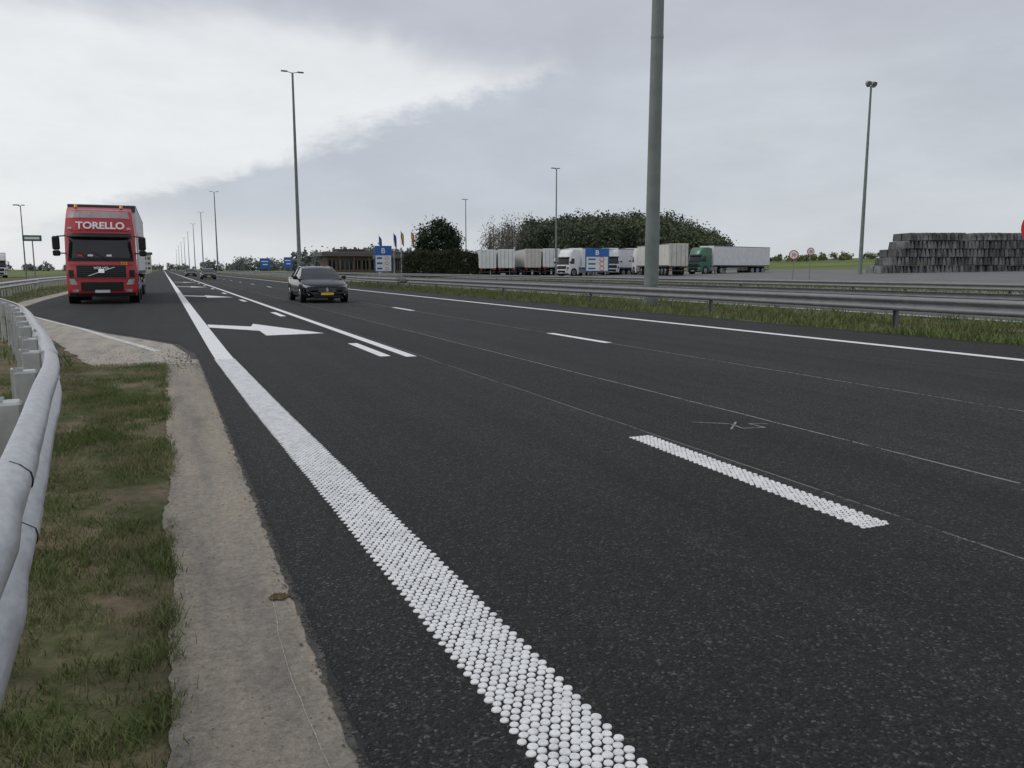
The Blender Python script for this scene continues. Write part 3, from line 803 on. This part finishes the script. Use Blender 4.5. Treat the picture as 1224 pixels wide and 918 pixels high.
treeline('distant_trees',[(-14,-2,800,6,70),(2.5,10,520,7,46),(8,15,290,7,26),(12,20.5,330,8,46),(-2,2,2200,14,30)],M_woodhaze)
treeline('field_hedgerow',[(38,60,330,2.6,130),(24,38,215,2.0,40)],M_field,14,1.2)

# ------------------------------------------------------------ camera
cam=bpy.data.cameras.new('camera'); co=bpy.data.objects.new('camera',cam); scene.collection.objects.link(co)
cam.sensor_width=36; cam.lens=28.24; cam.clip_end=12000; cam.clip_start=.05
co.location=(0,0,1.35); co.rotation_euler=(math.radians(90-8.12),0,math.radians(-23.27))
scene.camera=co

# ------------------------------------------------------------ world
w=bpy.data.worlds.new('World'); scene.world=w; w.use_nodes=True; nt=w.node_tree
for nn in list(nt.nodes): nt.nodes.remove(nn)
out=nt.nodes.new('ShaderNodeOutputWorld')
sky=nt.nodes.new('ShaderNodeTexSky'); sky.sky_type='NISHITA'; sky.sun_disc=False
sky.sun_elevation=math.radians(48); sky.sun_rotation=math.radians(-60)
bg1=nt.nodes.new('ShaderNodeBackground'); nt.links.new(sky.outputs[0],bg1.inputs[0]); bg1.inputs[1].default_value=.1
tc=nt.nodes.new('ShaderNodeTexCoord'); vec=tc.outputs['Generated']
sx=nt.nodes.new('ShaderNodeSeparateXYZ'); nt.links.new(vec,sx.inputs[0])
az=math_(nt,'MULTIPLY',math_(nt,'ARCTAN2',sx.outputs[0],sx.outputs[1]),57.2958)
el=math_(nt,'MULTIPLY',math_(nt,'ARCSINE',sx.outputs[2]),57.2958)
mp=nt.nodes.new('ShaderNodeMapping'); mp.inputs['Scale'].default_value=(1,1,2.6); nt.links.new(vec,mp.inputs[0])
n1=noise(nt,mp.outputs[0],3.9,7,.64,.35); n2=noise(nt,mp.outputs[0],1.7,5,.58,.5); n3=noise(nt,mp.outputs[0],6,5,.6)
def sstep(x,a,b,lo=0,hi=1):
    m=nt.nodes.new('ShaderNodeMapRange'); m.interpolation_type='SMOOTHSTEP'
    m.inputs[1].default_value=a; m.inputs[2].default_value=b; m.inputs[3].default_value=lo; m.inputs[4].default_value=hi
    nt.links.new(x,m.inputs[0]); return m.outputs[0]
b1=math_(nt,'ADD',math_(nt,'SUBTRACT',el,math_(nt,'ADD',math_(nt,'MULTIPLY',az,.33),5.0)),math_(nt,'MULTIPLY',math_(nt,'SUBTRACT',n1,.5),10))
m1=sstep(b1,-.9,.9)
b2=math_(nt,'ADD',math_(nt,'SUBTRACT',el,math_(nt,'ADD',math_(nt,'MULTIPLY',az,-.06),16.6)),math_(nt,'MULTIPLY',math_(nt,'SUBTRACT',n2,.5),10))
m2=sstep(b2,-1.8,1.8)
bright=math_(nt,'MULTIPLY',m1,math_(nt,'SUBTRACT',1,m2))
base=ramp(nt,n2,[(.3,(.53,.56,.615)),(.55,(.60,.63,.675)),(.75,(.70,.72,.75))])
hz=sstep(el,0,9)
hcol=mix(nt,sstep(az,-6,26),(.78,.80,.83),(.61,.65,.69))
low=mix(nt,hz,hcol,base)
dk=math_(nt,'MULTIPLY',sstep(az,-12,4),math_(nt,'MULTIPLY',sstep(el,1.5,4.5),math_(nt,'SUBTRACT',1,sstep(az,22,44))))
low=mix(nt,math_(nt,'MULTIPLY',dk,.65),low,(.50,.54,.61))
c=mix(nt,bright,low,(.84,.855,.87))
top=math_(nt,'MULTIPLY',m2,math_(nt,'SUBTRACT',1,sstep(el,30,50)))
c=mix(nt,math_(nt,'MULTIPLY',top,.8),c,(.50,.52,.585))
c=mix(nt,1.0,c,ramp(nt,n3,[(.3,.94),(.7,1.06)]),'MULTIPLY')
bg2=nt.nodes.new('ShaderNodeBackground'); nt.links.new(c,bg2.inputs[0]); bg2.inputs[1].default_value=1.0
ms=nt.nodes.new('ShaderNodeMixShader'); ms.inputs[0].default_value=.93
nt.links.new(bg1.outputs[0],ms.inputs[1]); nt.links.new(bg2.outputs[0],ms.inputs[2]); nt.links.new(ms.outputs[0],out.inputs[0])
sl=bpy.data.lights.new('sun','SUN'); sl.energy=.9; sl.angle=math.radians(20); sl.color=(1,.97,.93)
so=bpy.data.objects.new('sun',sl); scene.collection.objects.link(so)
el_,az_=math.radians(48),math.radians(-60)
d=Vector((math.sin(az_)*math.cos(el_),math.cos(az_)*math.cos(el_),math.sin(el_)))
so.rotation_euler=d.to_track_quat('Z','Y').to_euler()
